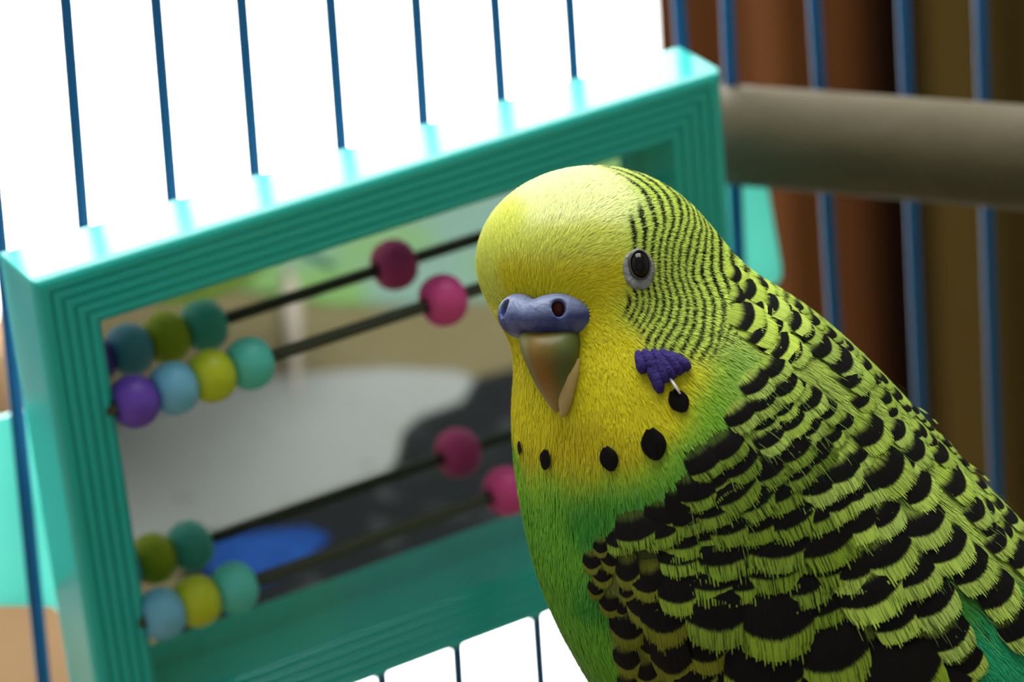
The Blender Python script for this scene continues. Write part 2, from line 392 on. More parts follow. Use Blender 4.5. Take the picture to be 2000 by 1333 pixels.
# tan vase on the window sill behind the cage, lower left
m_tan = mat('vase_clay', (.46,.30,.16), .8, .2)
t = NT(m_tan); t.l(t.mix(t.noise(t.pos(), 12, 2), (.40,.25,.12), (.50,.32,.18)), t.b.inputs['Base Color'])
sill = struct(mesh_obj('trim_1', *box(BW[0]-.03, BW[1]+.03, RY1-.16, RY1+.02, BW[2]-.03, BW[2]), m_frame, smooth=False))
pv = W(Qd(-90, 700, 139.)); vz = BW[2]; hv = pv[2] - vz; V, Fc = [], []
vp = [(.0, .035), (.02, .045), (.25, .07), (.55, .072), (.72, .052), (.82, .032), (.93, .030), (1., .040), (1., .034), (.9, .024)]
for h_, r_ in vp:
    for k in range(32): V.append((pv[0] + r_*math.cos(6.2832*k/32), RY1 - .075 + r_*math.sin(6.2832*k/32), vz + hv*h_))
Fc = [(i*32+k, i*32+(k+1) % 32, i*32+32+(k+1) % 32, i*32+32+k) for i in range(len(vp)-1) for k in range(32)] + [tuple(range(32))[::-1], tuple((len(vp)-1)*32+k for k in range(32))]
tag(mesh_obj('clay_vase', V, Fc, m_tan, org=(pv[0], RY1-.075, vz)), 'tan clay vase standing on the window sill behind the cage', 'vase')

# ------------------------------------------------------------------ the budgerigar (cm, camera frame)
I3 = np.eye(3)
def ell(P, c, R, r):
    q = (P - c) @ np.asarray(R).T / r
    k0 = np.linalg.norm(q, axis=-1) + 1e-9; k1 = np.linalg.norm(q / r, axis=-1) + 1e-9
    return k0 * (k0 - 1) / k1
def smin(a, b, k):
    h = np.clip(.5 + .5*(b - a)/k, 0, 1); return b + (a - b)*h - k*h*(1 - h)
_an = .762
BA = nrm(np.array([math.cos(_an), -math.sin(_an), -.12])); _u = np.array([math.sin(_an), math.cos(_an), 0.]); BU = nrm(_u - BA*(_u @ BA)); BZ = np.cross(BA, BU)
RB = np.array([BA, BU, BZ])                    # body axes: to the tail, to the back, to the left flank (camera side)
SHR = .012
def body_sdf(P):
    D = ell(P, Q(1160.5, 510.4, 0), I3, np.array([1.316, 1.061, 1.36]))
    D = smin(D, ell(P, Q(1204.8, 762.9, .12), I3, np.array([.945, 1.186, 1.1])), .35)
    D = smin(D, ell(P, Q(1437.7, 879.9, -.15), RB, np.array([2.745, 1.745, 1.75])), .7)
    D = smin(D, ell(P, Q(1640, 1263.1, -.35), RB, np.array([4.399, 2.446, 2.15])), .6)
    return D + SHR
WCEN = Q(1715, 1455, 1.30)
WR = np.array([nrm(BA + .10*BZ), BU, nrm(BZ - .10*BA)])
def wing_sdf(P): return ell(P, WCEN, WR, np.array([3.7, 1.22, .58]))
def skin_sdf(P): return smin(body_sdf(P), wing_sdf(P), .08)
def grad(f, P, e=.004):
    d = f(P); return d, np.stack([(f(P + I3[i]*e) - d)/e for i in range(3)], -1)
def project(f, P, it=4):
    for _ in range(it):
        d, g = grad(f, P); P = P - g * (d / ((g**2).sum(-1) + 1e-9))[:, None]
    return P
def surf(f, px, py):
    """first hit of the pixel ray, cm"""
    px = np.atleast_1d(np.asarray(px, float)); py = np.atleast_1d(np.asarray(py, float))
    dr = np.stack([(px-CX)/FPX, -(py-CY)/FPX, -np.ones_like(px)], -1); t = np.full(len(px), 36.5)
    best = t.copy(); bd = np.full(len(px), 9.)
    for _ in range(140):
        d = f(dr * t[:, None]); k = np.abs(d) < bd; bd[k] = np.abs(d[k]); best[k] = t[k]
        t = np.clip(t + np.clip(d*.85, -.2, .2), 36, 46)
    return dr * best[:, None]
def surface_nets(f, lo, hi, h):
    ax_ = [np.arange(lo[i], hi[i] + h, h) for i in range(3)]; n = [len(a) for a in ax_]
    G = np.stack(np.meshgrid(*ax_, indexing='ij'), -1); D = f(G.reshape(-1, 3)).reshape(n)
    S = D < 0; N = [k-1 for k in n]
    acc = np.zeros((*N, 3)); cnt = np.zeros(N)
    sl = lambda o, ax: tuple(slice(o[i], o[i] + N[i]) for i in range(3))
    for a in range(3):
        b, c = [i for i in range(3) if i != a]
        for ob in (0, 1):
            for oc in (0, 1):
                o0 = [0, 0, 0]; o0[b] = ob; o0[c] = oc; o1 = list(o0); o1[a] = 1
                d0, d1 = D[sl(o0, a)], D[sl(o1, a)]; m = (d0 < 0) != (d1 < 0)
                tt = np.where(m, d0 / np.where(m, d0 - d1, 1), 0)
                for i in range(3): acc[..., i] += m * (o0[i] + (tt if i == a else 0))
                cnt += m
    act = cnt > 0; idx = -np.ones(N, int); idx[act] = np.arange(act.sum())
    ijk = np.argwhere(act); V = (ijk + acc[act] / cnt[act][:, None]) * h + np.array([a[0] for a in ax_])
    Fs = []
    for a in range(3):
        b, c = [(1, 2), (2, 0), (0, 1)][a]
        sa = [slice(None)]*3; s0 = list(sa); s1 = list(sa); s0[a] = slice(0, -1); s1[a] = slice(1, None)
        m = S[tuple(s0)] != S[tuple(s1)]; e = np.argwhere(m)
        e = e[(e[:, b] > 0) & (e[:, c] > 0) & (e[:, b] < N[b]) & (e[:, c] < N[c])]
        ob = np.zeros(3, int); ob[b] = 1; oc = np.zeros(3, int); oc[c] = 1
        q = np.stack([idx[tuple((e - o).T)] for o in (ob*0, ob, ob + oc, oc)], 1)
        fl = S[tuple(e.T)]; q[~fl] = q[~fl][:, ::-1]; Fs.append(q)
    Fq = np.concatenate(Fs); return V, Fq[(Fq >= 0).all(1)]
def subdivide(V, Fq):
    e = np.concatenate([Fq[:, [i, (i+1) % 4]] for i in range(4)]); es = np.sort(e, 1)
    u, inv = np.unique(es, axis=0, return_inverse=True); inv = inv.ravel(); nF = len(Fq); n = len(V)
    mid = V[u].mean(1); cen = V[Fq].mean(1); E = n + inv.reshape(4, nF).T; Cn = n + len(u) + np.arange(nF)
    q = np.concatenate([np.stack([Fq[:, i], E[:, i], Cn, E[:, (i-1) % 4]], 1) for i in range(4)])
    return np.concatenate([V, mid, cen]), q

# -- fields over the plumage, tied to points of the skin
def anchors(L):
    a = np.array([l[:2] for l in L], float); return surf(skin_sdf, a[:, 0], a[:, 1])
# direction in which feathers lie (image direction at a point of the skin)
FLOW = [(1050,560,0,-1),(962,530,-.3,-.95),(1000,420,.25,-1),(1100,420,.45,-.9),(1150,360,.9,-.45),(1200,450,.9,-.35),(1180,520,.8,-.3),(1240,420,1,-.2),
 (1300,380,.9,.35),(1350,420,.9,.5),(1300,490,1,.05),(1330,600,1,.25),(1260,620,.8,.6),(1200,600,.75,.5),(1180,700,.3,1),(1150,640,.6,.8),(1012,700,.1,1),(1012,800,.05,1),
 (1100,870,.08,1),(1200,850,.2,1),(1300,800,.5,.85),(1280,900,.35,.95),(1400,750,.75,.65),(1400,650,.9,.4),(1380,850,.6,.8),(1050,1000,.1,1),(1100,1150,.25,.97),(1180,1000,.15,1),
 (1160,1300,.5,.87),(1060,1100,.2,1),(1450,600,.95,.35),(1550,650,.85,.5),(1650,750,.8,.6),(1500,800,.65,.75),(1600,850,.62,.78),(1750,850,.7,.7),(1850,950,.75,.66),(1950,1060,.7,.7),
 (1450,950,.5,.86),(1600,980,.4,.92),(1450,1080,.15,.98),(1600,1150,.25,.97),(1750,1050,.5,.87),(1750,1200,.42,.9),(1850,1150,.55,.83),(1930,1180,.6,.8),(1900,1300,.6,.8),
 (1450,1250,.03,1),(1300,1050,.2,.97),(1200,1120,.12,.98),(1170,1160,0,1),(1250,1200,.22,.97),(1250,1300,.3,.95),(1340,1280,.2,.97),(1120,600,.5,-.4),(1130,700,.25,1),(1080,845,.1,1)]
fa = anchors(FLOW); _f = np.array(FLOW)
fb = surf(skin_sdf, _f[:, 0] + 8*_f[:, 2], _f[:, 1] + 8*_f[:, 3]); fdir = nrm(fb - fa)
def flow(P, Nn):
    out = np.zeros_like(P)
    for i in range(0, len(P), 20000):
        d2 = ((P[i:i+20000, None] - fa[None])**2).sum(-1); w = 1 / (d2 + .01)**2; out[i:i+20000] = w @ fdir
    out = out - Nn * (out*Nn).sum(-1, keepdims=True); return nrm(out)
# pigment; W also has the top light on the crown painted in
PIG_LIGHT = {'W': (.86,.90,.44), 'Y': (.76,.69,.010), 'y': (.74,.78,.13), 'o': (.62,.52,.006), 'G': (.15,.43,.022), 'g': (.05,.29,.026), 'h': (.30,.56,.03), 'N': (.60,.76,.11), 'M': (.42,.56,.09), 'D': (.16,.20,.025), 'E': (.03,.42,.17), 'B': (.34,.52,.09)}
PA = ([(x, y, 'W') for x, y in [(1060,370),(1120,350),(1180,345),(1120,400),(1180,400),(1060,410),(1220,400)]] +
 [(x, y, 'y') for x, y in [(950,500),(960,450),(1000,470),(1060,480),(1130,480),(960,560),(1000,430),(1180,470)]] +
 [(x, y, 'Y') for x, y in [(1000,540),(1060,540),(1130,540),(1190,540),(1160,600),(1190,630),(1200,580),(1150,700),(1200,700),(1220,660),(1180,760),(1230,760),(1130,800),(1010,700),(1010,760),(1020,820),(1200,820),(1280,800),(1060,850),(1250,840),(1310,830),(1340,760),(1370,730)]] +
 [(x, y, 'o') for x, y in [(1050,900),(1100,880),(1150,900),(1130,920),(1210,910),(1160,860),(1240,890)]] +
 [(x, y, 'h') for x, y in [(1015,950),(1060,945),(1130,948),(1200,945),(1260,935),(1310,910),(1360,860),(1390,800),(1400,760)]] +
 [(x, y, 'G') for x, y in [(1025,1000),(1080,1000),(1030,1060),(1080,1080),(1070,1150),(1110,1150),(1100,1220),(1150,1250),(1140,1310),(1200,1320),(1120,1100),(1430,730),(1420,800),(1420,860)]] +
 [(x, y, 'g') for x, y in [(1140,990),(1200,980),(1260,970),(1150,1050),(1320,950),(1360,900),(1250,1010),(1140,1180)]] +
 [(x, y, 'B') for x, y in [(1440,690),(1450,720),(1430,760)]] +
 [(x, y, 'N') for x, y in [(1230,340),(1260,430),(1280,380),(1300,450),(1340,420),(1380,460),(1330,520),(1300,600),(1250,610),(1350,580),(1400,540),(1400,620),(1340,650),(1300,660),(1440,560),(1470,620),(1420,660),(1500,600),(1550,640),(1520,680),(1590,680),(1280,480),(1240,600),(1380,690)]] +
 [(x, y, 'M') for x, y in [(1500,760),(1600,740),(1650,700),(1700,760),(1750,830),(1600,850),(1700,900),(1800,900),(1850,960),(1900,1000),(1950,1060),(1550,900),(1480,860),(1750,980),(1650,960),(1980,1060)]] +
 [(x, y, 'D') for x, y in [(1450,1000),(1550,1050),(1400,1100),(1300,1020),(1300,1100),(1200,1100),(1250,1200),(1350,1250),(1450,1200),(1550,1250),(1650,1150),(1700,1250),(1800,1100),(1800,1250),(1250,1300),(1400,1320),(1600,1320),(1900,1150)]] +
 [(x, y, 'g') for x, y in [(1850,1190),(1880,1210),(1840,1160),(1960,1200),(1900,1195)]] +
 [(x, y, 'E') for x, y in [(1930,1270),(1960,1300),(1990,1320),(1920,1230),(2050,1350),(2000,1290),(1950,1340)]])
pa = anchors(PA); pc = np.array([PIG_LIGHT[l[2]] for l in PA]); pm = np.array([1. if l[2] in 'N' else 0. for l in PA])
def pigment_and_light(P):
    c = np.zeros((len(P), 3)); m = np.zeros(len(P))
    for i in range(0, len(P), 20000):
        d2 = ((P[i:i+20000, None] - pa[None])**2).sum(-1); w = np.exp(-d2/.045) + 1e-4/(d2 + .02)**2
        w /= w.sum(1, keepdims=True); c[i:i+20000] = w @ pc; m[i:i+20000] = w @ pm
    return c, m
# bar number over head and nape
S_ = []
def _bar(k, pts): S_.extend((x, y, k) for x, y in pts)
_bar(4, [(1262,450),(1256,435)]); _bar(5, [(1271,400),(1283,440),(1262,380)])
_bar(6, [(1175,328),(1246,350),(1273,369),(1290,391),(1298,424),(1295,454)]); _bar(7, [(1240,338),(1297,378),(1312,406),(1316,437)])
_bar(8, [(1274,345),(1307,364),(1328,392),(1334,424),(1325,454),(1316,480)]); _bar(9.5, [(1320,369),(1343,395),(1351,428),(1345,454)])
_bar(11, [(1348,388),(1364,413),(1370,448),(1363,482)]); _bar(13, [(1372,418),(1388,449),(1390,472)]); _bar(14, [(1405,460),(1408,490)])
_bar(1, [(1232,590),(1221,613)]); _bar(3, [(1256,575),(1257,595),(1247,622)]); _bar(5, [(1277,559),(1283,588),(1277,615),(1252,655)])
_bar(7, [(1302,552),(1312,588),(1308,620),(1281,669)]); _bar(8, [(1313,539),(1328,588),(1324,624),(1295,676)]); _bar(9, [(1333,556),(1343,597),(1337,642),(1310,687)])
_bar(10, [(1342,548),(1358,588),(1357,620),(1347,656),(1329,696)]); _bar(11, [(1353,541),(1376,592),(1375,638),(1353,692)]); _bar(12, [(1371,534),(1390,581),(1394,624),(1389,676)])
_bar(13, [(1391,530),(1412,588),(1414,629),(1407,653)]); _bar(14, [(1408,525),(1430,581),(1436,624)]); _bar(15, [(1432,520),(1440,545),(1448,575),(1450,600)])
_bar(16, [(1456,545),(1466,575),(1464,605),(1457,645)]); _bar(17, [(1490,550),(1488,592),(1477,620)]); _bar(18, [(1513,574),(1510,597),(1499,624),(1481,653),(1470,669)])
_bar(19, [(1537,588),(1538,612),(1526,632),(1506,656),(1492,683)]); _bar(20, [(1564,610),(1553,633),(1538,653),(1529,676),(1517,696)])
_bar(21, [(1588,630),(1575,660),(1560,687),(1528,711),(1492,745)]); _bar(22, [(1614,651),(1606,682),(1592,708),(1547,745),(1530,766),(1495,786)])
_bar(-8, [(1060,600)]); _bar(-2, [(1150,560)]); _bar(-3, [(1100,450)]); _bar(0, [(1180,480)]); _bar(1, [(1170,380)])
sa = anchors(S_); sk = np.array([s[2] for s in S_], float)
_D = np.linalg.norm(sa[:, None] - sa[None], axis=-1); n_ = len(sa); _A = np.zeros((n_+4, n_+4)); _A[:n_, :n_] = _D + .002*np.eye(n_); _A[:n_, n_] = 1; _A[n_, :n_] = 1; _A[:n_, n_+1:] = sa; _A[n_+1:, :n_] = sa.T
_s = np.linalg.lstsq(_A, np.concatenate([sk, np.zeros(4)]), rcond=None)[0]
def bars_at(P):
    o = np.zeros(len(P))
    for i in range(0, len(P), 20000):
        p = P[i:i+20000]; o[i:i+20000] = np.linalg.norm(p[:, None] - sa[None], axis=-1) @ _s[:n_] + _s[n_] + p @ _s[n_+1:]
    return o

bird_base = W(Q(1430, 1745, -.2))
bird = thing('budgerigar', 'green and yellow budgerigar with black barred head, wings and blue cere', 'bird', bird_base)

# -- materials
def feather_shader(name, rough=.6, transl=.22):
    m = mat(name, (.5,.5,.1), rough, .10); t = NT(m); tr = t.n('ShaderNodeBsdfTranslucent'); mx = t.n('ShaderNodeMixShader'); mx.inputs[0].default_value = transl
    t.l(t.b.outputs[0], mx.inputs[1]); t.l(tr.outputs[0], mx.inputs[2]); t.l(mx.outputs[0], t.out.inputs[0]); return m, t, tr
m_skin = mat('plumage_under', (.5,.5,.1), .75, .15); t = NT(m_skin)
at = t.n('ShaderNodeAttribute', attribute_name='Col'); ap = t.n('ShaderNodeAttribute', attribute_name='bar'); am = t.n('ShaderNodeAttribute', attribute_name='barmask')
wob = t.math('MULTIPLY_ADD', t.noise(t.pos(), 900, 2), .5, -.25)
ph = t.math('ADD', ap.outputs['Fac'], wob); cs = t.math('COSINE', t.math('MULTIPLY', ph, 6.2832)); st = t.math('MULTIPLY', t.smooth(cs, .15, .6), t.smooth(am.outputs['Fac'], .35, .6), clamp=True)
t.l(t.mix(st, at.outputs['Color'], (.012,.016,.006)), t.b.inputs['Base Color']); t.bump(t.noise(t.pos(), 1200, 3), .4, .0004)
m_barb, t, tr = feather_shader('plumage_barbs', .55, .25)
at = t.n('ShaderNodeAttribute', attribute_name='Col'); t.l(at.outputs['Color'], t.b.inputs['Base Color']); t.l(at.outputs['Color'], tr.inputs[0])

def color_attr(me, name, c):
    a = me.color_attributes.new(name, 'FLOAT_COLOR', 'POINT'); a.data.foreach_set('color', np.concatenate([c, np.ones((len(c), 1))], 1).astype(np.float32).ravel())
def float_attr(me, name, x):
    a = me.attributes.new(name, 'FLOAT', 'POINT'); a.data.foreach_set('value', x.astype(np.float32))
_lo, _hi = np.array([-.7, -9.2, -43.2]), np.array([8.6, 2.4, -36.9])
V, Fq = surface_nets(body_sdf, _lo, _hi, .08); V, Fq = subdivide(V, Fq); V = project(body_sdf, V, 3)
body = mesh_obj('body', W(V), Fq, m_skin, bird)
pcol, pmask = pigment_and_light(V); color_attr(body.data, 'Col', pcol); float_attr(body.data, 'bar', bars_at(V)); float_attr(body.data, 'barmask', pmask)
m_wing = mat('wing_under', (.03,.035,.008), .7, .2); t = NT(m_wing); t.l(t.mix(t.noise(t.pos(), 400, 3), (.012,.014,.005), (.09,.12,.02)), t.b.inputs['Base Color'])
Vw, Fw = surface_nets(wing_sdf, WCEN - 4.8, WCEN + 4.8, .12); wing = mesh_obj('wing', W(Vw), Fw, m_wing, bird)

# -- downy barbs of head, throat and breast: thin ribbons lying along the feather flow
tri = np.concatenate([Fq[:, [0, 1, 2]], Fq[:, [0, 2, 3]]]); a_, b_, c_ = V[tri[:, 0]], V[tri[:, 1]], V[tri[:, 2]]
cen = (a_ + b_ + c_)/3; px_ = CX + FPX*cen[:, 0]/-cen[:, 2]; py_ = CY - FPX*cen[:, 1]/-cen[:, 2]
fn = np.cross(b_ - a_, c_ - a_); ar = np.linalg.norm(fn, axis=1)/2; fn = nrm(fn); facing = -(fn*nrm(cen)).sum(1)
# body coordinates decide where there is down (head, throat, breast) and where contour feathers take over
alongb = (cen - Q(1640, 1263, -.35)) @ BA; bk = (cen - Q(1640, 1263, -.35)) @ BU
dens = np.ones(len(cen)); dens[alongb > 1.0] = .7; dens[alongb > 5.] = 0
wsd = wing_sdf(cen); dens[wsd < .03] = 0
dens *= np.where(facing > -.25, 1., .22)
_, hm = pigment_and_light(cen); headness = np.clip(1 - (np.linalg.norm(cen - Q(1175, 560, 0), axis=1) - 1.5)/1.2, 0, 1)
dens *= .55 + .9*headness
pr = ar*dens; NB = 140000; sel = rng.choice(len(tri), NB, p=pr/pr.sum())
r1, r2 = np.sqrt(rng.random(NB)), rng.random(NB); R0 = a_[sel]*(1-r1)[:, None] + b_[sel]*(r1*(1-r2))[:, None] + c_[sel]*(r1*r2)[:, None]
_, g = grad(body_sdf, R0); Nn = nrm(g); hd = headness[sel]
L_ = (.22 - .12*hd)*(.7 + .6*rng.random(NB)); Wd = (.0075 - .0028*hd)*(.7 + .6*rng.random(NB))
rows = 5; pts = []; p = R0 + Nn*.002; dirn = flow(p, Nn); jit = nrm(rng.normal(size=(NB, 3))); dirn = nrm(dirn + .09*(jit - Nn*(jit*Nn).sum(-1, keepdims=True)))
side = nrm(np.cross(dirn, Nn) + Nn*rng.normal(0, .07, (NB, 1)))
lift = np.array([0., .006, .011, .015, .018])*(1)
for k in range(rows):
    q = R0 + dirn*(L_*k/(rows-1))[:, None]; dq, gq = grad(body_sdf, q); q = q - nrm(gq)*dq[:, None]
    pts.append(q + nrm(gq)*(lift[k]*(.5 + rng.random(NB)))[:, None])
tap = [.7, 1., 1., .85, .25]
BV = np.stack([np.stack([pts[k] - side*(Wd*tap[k])[:, None], pts[k] + side*(Wd*tap[k])[:, None]], 1) for k in range(rows)], 1)      # NB rows 2 3
BVf = BV.reshape(-1, 3); mid = np.stack(pts, 1).reshape(-1, 3); c_m, m_m = pigment_and_light(mid); ph = bars_at(mid) + np.repeat(rng.normal(0, .07, NB), rows)
st = np.clip((np.cos(ph*2*math.pi) - .1)/.35, 0, 1); st = st*st*(3-2*st); ms = np.clip((m_m - .33)/.3, 0, 1); st *= ms
st *= np.repeat((rng.random(NB) > .06), rows)
vary = np.repeat(1 + rng.normal(0, .08, NB), rows)[:, None]; c_m = np.clip(c_m*vary, 0, 1); c_m[:, 2] = np.clip(c_m[:, 2] + np.repeat(np.abs(rng.normal(0, .018, NB)), rows), 0, 1)
c_m = c_m*(1 - st[:, None]) + np.array([.010, .014, .005])*st[:, None]
base = (np.arange(NB)*rows*2)[:, None]
BF = np.concatenate([base + np.array([[2*k, 2*k+1, 2*k+3, 2*k+2]]) for k in range(rows-1)])
dn = mesh_obj('down', W(BVf), BF, m_barb, body); color_attr(dn.data, 'Col', np.repeat(c_m, 2, 0)); dn['kind'] = 'stuff'

# -- contour feathers: one object each, sharing a few meshes
def feather_mesh(name, m, L, w, bulge, curl, camber, nu=6, nv=6, notch=0., barbs=16, neck=.6):
    V, uv, Fc = [], [], []
    for j in range(nv + 1):
        v = j/nv; hw = w/2*(neck + (1-neck)*math.sin(min(v*1.5, 1)*math.pi/2))*(1 - .10*max(0, v - .8)/.2)
        for i in range(nu + 1):
            u = 2*i/nu - 1; y = (v - 1)*L - bulge*w*u*u*(.15 + .85*v) + notch*w*math.sin(i*2.4)*v
            V.append((u*hw, y, camber*(1 - u*u)*w + curl*L*math.sin(v*math.pi)*.5)); uv.append((i/nu, v))
    for j in range(nv):
        for i in range(nu): a = j*(nu+1)+i; Fc.append((a, a+1, a+nu+2, a+nu+1))
    r_ = np.random.default_rng(len(name)); hw = w/2*.90                  # loose barb ends beyond the tip
    for k in range(barbs):
        u0 = -.96 + 1.92*(k + .5)/barbs + r_.normal(0, .012); e = .02 + .10*r_.random()**2.5; wd = .62*1.92/barbs/2; fan = 1 + .10*e; n = len(V); y0 = -bulge*w*u0*u0; z0 = camber*(1 - u0*u0)*w
        for (uu, yy, zz, vv) in ((u0-wd, y0-.14*L, z0+.012, .86), (u0+wd, y0-.14*L, z0+.012, .86), (u0*fan+wd*.7, y0+e*.55*L, z0+.014, 1.05), (u0*fan-wd*.7, y0+e*.55*L, z0+.014, 1.05), ((u0+r_.normal(0,.012))*fan, y0+e*L, z0+.004, 1.1)):
            V.append((uu*hw, yy, zz)); uv.append(((uu+1)/2, vv))
        Fc += [(n, n+1, n+2, n+3), (n+3, n+2, n+4)]
    me = bpy.data.meshes.new(name); me.from_pydata(V, [], Fc); me.update(); ul = me.uv_layers.new(name='UVMap')
    for lp in me.loops: ul.data[lp.index].uv = uv[lp.vertex_index]
    me.polygons.foreach_set('use_smooth', np.ones(len(me.polygons), bool)); me.materials.append(m); return me
def feather_mat(name, lime, dark, base, b0, b1, streak):
    """lime fringe at the tip, black bar from v=b0 to b1, paler base; broken up along the barbs"""
    m, t, tr = feather_shader(name, .55, .15); uv = t.n('ShaderNodeUVMap'); sx = t.n('ShaderNodeSeparateXYZ'); t.l(uv.outputs[0], sx.inputs[0]); u, v = sx.outputs[0], sx.outputs[1]
    oi = t.n('ShaderNodeObjectInfo'); rnd = oi.outputs['Random']; oc = t.n('ShaderNodeSeparateColor'); t.l(oi.outputs['Color'], oc.inputs[0])
    du = t.math('ABSOLUTE', t.math('SUBTRACT', u, .5))
    cx = t.n('ShaderNodeCombineXYZ'); t.l(t.math('MULTIPLY', t.math('MULTIPLY_ADD', t.math('SUBTRACT', u, .5), t.math('MULTIPLY_ADD', v, -.25, 1.), rnd), 58.), cx.inputs[0]); t.l(t.math('MULTIPLY', v, 1.3), cx.inputs[1]); t.l(t.math('MULTIPLY', rnd, 50.), cx.inputs[2])
    barb = t.noise(cx.outputs[0], 1.0, 2, .55)
    jig = t.math('MULTIPLY_ADD', barb, .16, -.08)
    vv = t.math('ADD', t.math('ADD', v, jig), t.math('MULTIPLY', t.math('MULTIPLY', du, du), .25))
    blk = t.math('MULTIPLY', t.smooth(vv, b0 - .16, b0 + .06), t.math('SUBTRACT', 1., t.smooth(vv, b1 - .025, b1 + .035)))
    gaps = t.math('MULTIPLY', t.smooth(barb, .52, .60), streak)
    limec = t.mix(t.noise(cx.outputs[0], 2.6, 1), lime, tuple(min(1, x*1.3) for x in lime))
    c = t.mix(t.smooth(v, b0 - .25, b1), base, limec); c = t.mix(gaps, c, tuple(x*.07 for x in lime)); c = t.mix(blk, c, dark)
    c2 = t.n('ShaderNodeMix', data_type='RGBA', blend_type='MULTIPLY'); c2.inputs[0].default_value = 1; t.l(c, c2.inputs[6]); t.l(oi.outputs['Color'], c2.inputs[7])
    t.l(c2.outputs[2], t.b.inputs['Base Color']); t.l(c2.outputs[2], tr.inputs[0]); t.bump(barb, .5, .0004); return m
BLK = (.0035,.003,.0025)
LIM = (.37,.51,.085)
fm = {'nape': feather_mesh('nape_feather', feather_mat('nape_feather_vane', (.50,.65,.10), BLK, (.44,.58,.08), .47, .73, .5), 1.1, 1.0, .10, .10, .04),
      'mantle': feather_mesh('mantle_feather', feather_mat('mantle_feather_vane', LIM, BLK, (.36,.50,.06), .43, .77, .8), 1.1, 1.0, .14, .10, .05),
      'scap': feather_mesh('shoulder_feather', feather_mat('shoulder_feather_vane', (.175,.275,.025), BLK, (.05,.085,.011), .36, .79, 1.), 1.05, 1.0, .12, .08, .04),  # lime of shoulder and coverts darkened: shade of the lower wing painted in
      'wing': feather_mesh('covert_feather', feather_mat('covert_feather_vane', (.165,.185,.016), BLK, (.10,.115,.012), .34, .78, .5), 1.2, 1.0, .24, .08, .06),
      'big': feather_mesh('large_covert_feather', feather_mat('large_covert_feather_vane', (.19,.28,.022), BLK, (.012,.012,.005), .10, .78, .75), 1.25, 1.0, .17, .06, .05),
      'spot': feather_mesh('throat_feather', feather_mat('throat_feather_vane', (.62,.47,.006), BLK, (.62,.52,.006), -.4, 1.5, .1), 1.25, 1.0, .40, .05, .05, barbs=0, neck=.25)}
BC = {'nape': .60, 'mantle': .62, 'scap': .60, 'wing': .58, 'big': .52, 'spot': .60}
LEN = {'nape': 1.1, 'mantle': 1.1, 'scap': 1.05, 'wing': 1.2, 'big': 1.25, 'spot': 1.25}
def place_feather(kind, P, w, parent, tilt=.10, lift=.0, tone=1., spin=0., name='feather', field=skin_sdf, direc=None):
    _, g = grad(field, P[None]); N = nrm(g)[0]; T = flow(P[None], N[None])[0] if direc is None else nrm(direc - N*(direc @ N))
    if spin: T = nrm(T*math.cos(spin) + np.cross(N, T)*math.sin(spin))
    tl = tilt; Y = nrm(T*math.cos(tl) + N*math.sin(tl)); X = nrm(np.cross(Y, N)); Z = np.cross(X, Y)
    L = LEN[kind]*w; org = P + Y*(L*(1 - BC[kind])) + N*(.008 + lift)
    o = bpy.data.objects.new(name, fm[kind]); COL.objects.link(o); o.parent = parent
    m4 = Matrix.Identity(4); po = np.array(parent['_org'])
    X, Y, Z = WD(X)*w*.01, WD(Y)*w*.01, WD(Z)*w*.01; og = W(org) - po
    for i in range(3): m4[i][0], m4[i][1], m4[i][2], m4[i][3] = X[i], Y[i], Z[i], og[i]
    o.matrix_local = m4; j = random.uniform(.85, 1.12)*tone; o.color = (j, j, j*random.uniform(.8, 1.2), 1)
    return o
PXC = .00571
def feathers(kind, lst, parent, k=1.22, lift=0., **kw):
    P = surf(skin_sdf, [l[0] for l in lst], [l[1] for l in lst])
    for l, p in zip(lst, P):
        d = nrm(p) ; _, g = grad(skin_sdf, p[None]); place_feather(kind, p, l[2]*k*PXC, parent, spin=random.uniform(-.06, .06), lift=lift + random.uniform(0, .008), **kw)
def chunks(poly, c):
    p = np.array(poly, float); s = np.concatenate([[0], np.cumsum(np.linalg.norm(np.diff(p, axis=0), axis=1))]); n = max(1, round(s[-1]/c)); q = (np.arange(n) + .5)/n*s[-1]
    return [(np.interp(x, s, p[:, 0]), np.interp(x, s, p[:, 1]), max(32., s[-1]/n)) for x in q]
NAPE = [[(1432,520),(1440,545),(1448,575),(1448,600)], [(1456,545),(1466,575),(1464,605),(1457,650)], [(1478,545),(1490,560),(1487,592),(1474,625)],
        [(1513,574),(1510,597),(1499,624),(1481,653),(1468,672)], [(1537,588),(1538,612),(1526,632),(1506,656),(1490,688)], [(1564,610),(1553,633),(1538,653),(1529,676),(1515,700)]]
lst = []
for r_ in NAPE: lst += chunks(r_, 44)
feathers('nape', lst, body, k=1.4, tilt=.11)
MANT = [[(1588,632),(1575,660),(1560,687),(1528,711),(1492,745),(1462,770)], [(1612,655),(1610,680),(1594,708)], [(1551,742),(1530,766),(1495,788),(1461,810),(1432,830)],
        [(1637,662),(1640,676)], [(1668,687),(1660,700),(1638,722),(1630,740)], [(1568,752),(1542,786),(1529,804),(1506,822),(1480,836)], [(1686,710),(1667,735),(1641,762)],
        [(1600,772),(1574,799),(1542,833),(1513,856),(1487,872)], [(1718,736),(1708,755)], [(1700,764),(1668,800)], [(1632,795),(1596,824),(1565,858)],
        [(1752,795),(1737,820)], [(1775,790),(1768,812)], [(1664,818),(1636,850),(1615,868)], [(1722,828),(1700,856),(1684,880)], [(1766,825),(1752,850),(1737,866)], [(1797,815),(1803,830)], [(1812,812),(1818,826)], [(1794,842),(1792,856)]]
lst = []
for r_ in MANT: lst += chunks(r_, 46)
feathers('mantle', lst, body, k=1.4, tilt=.13)
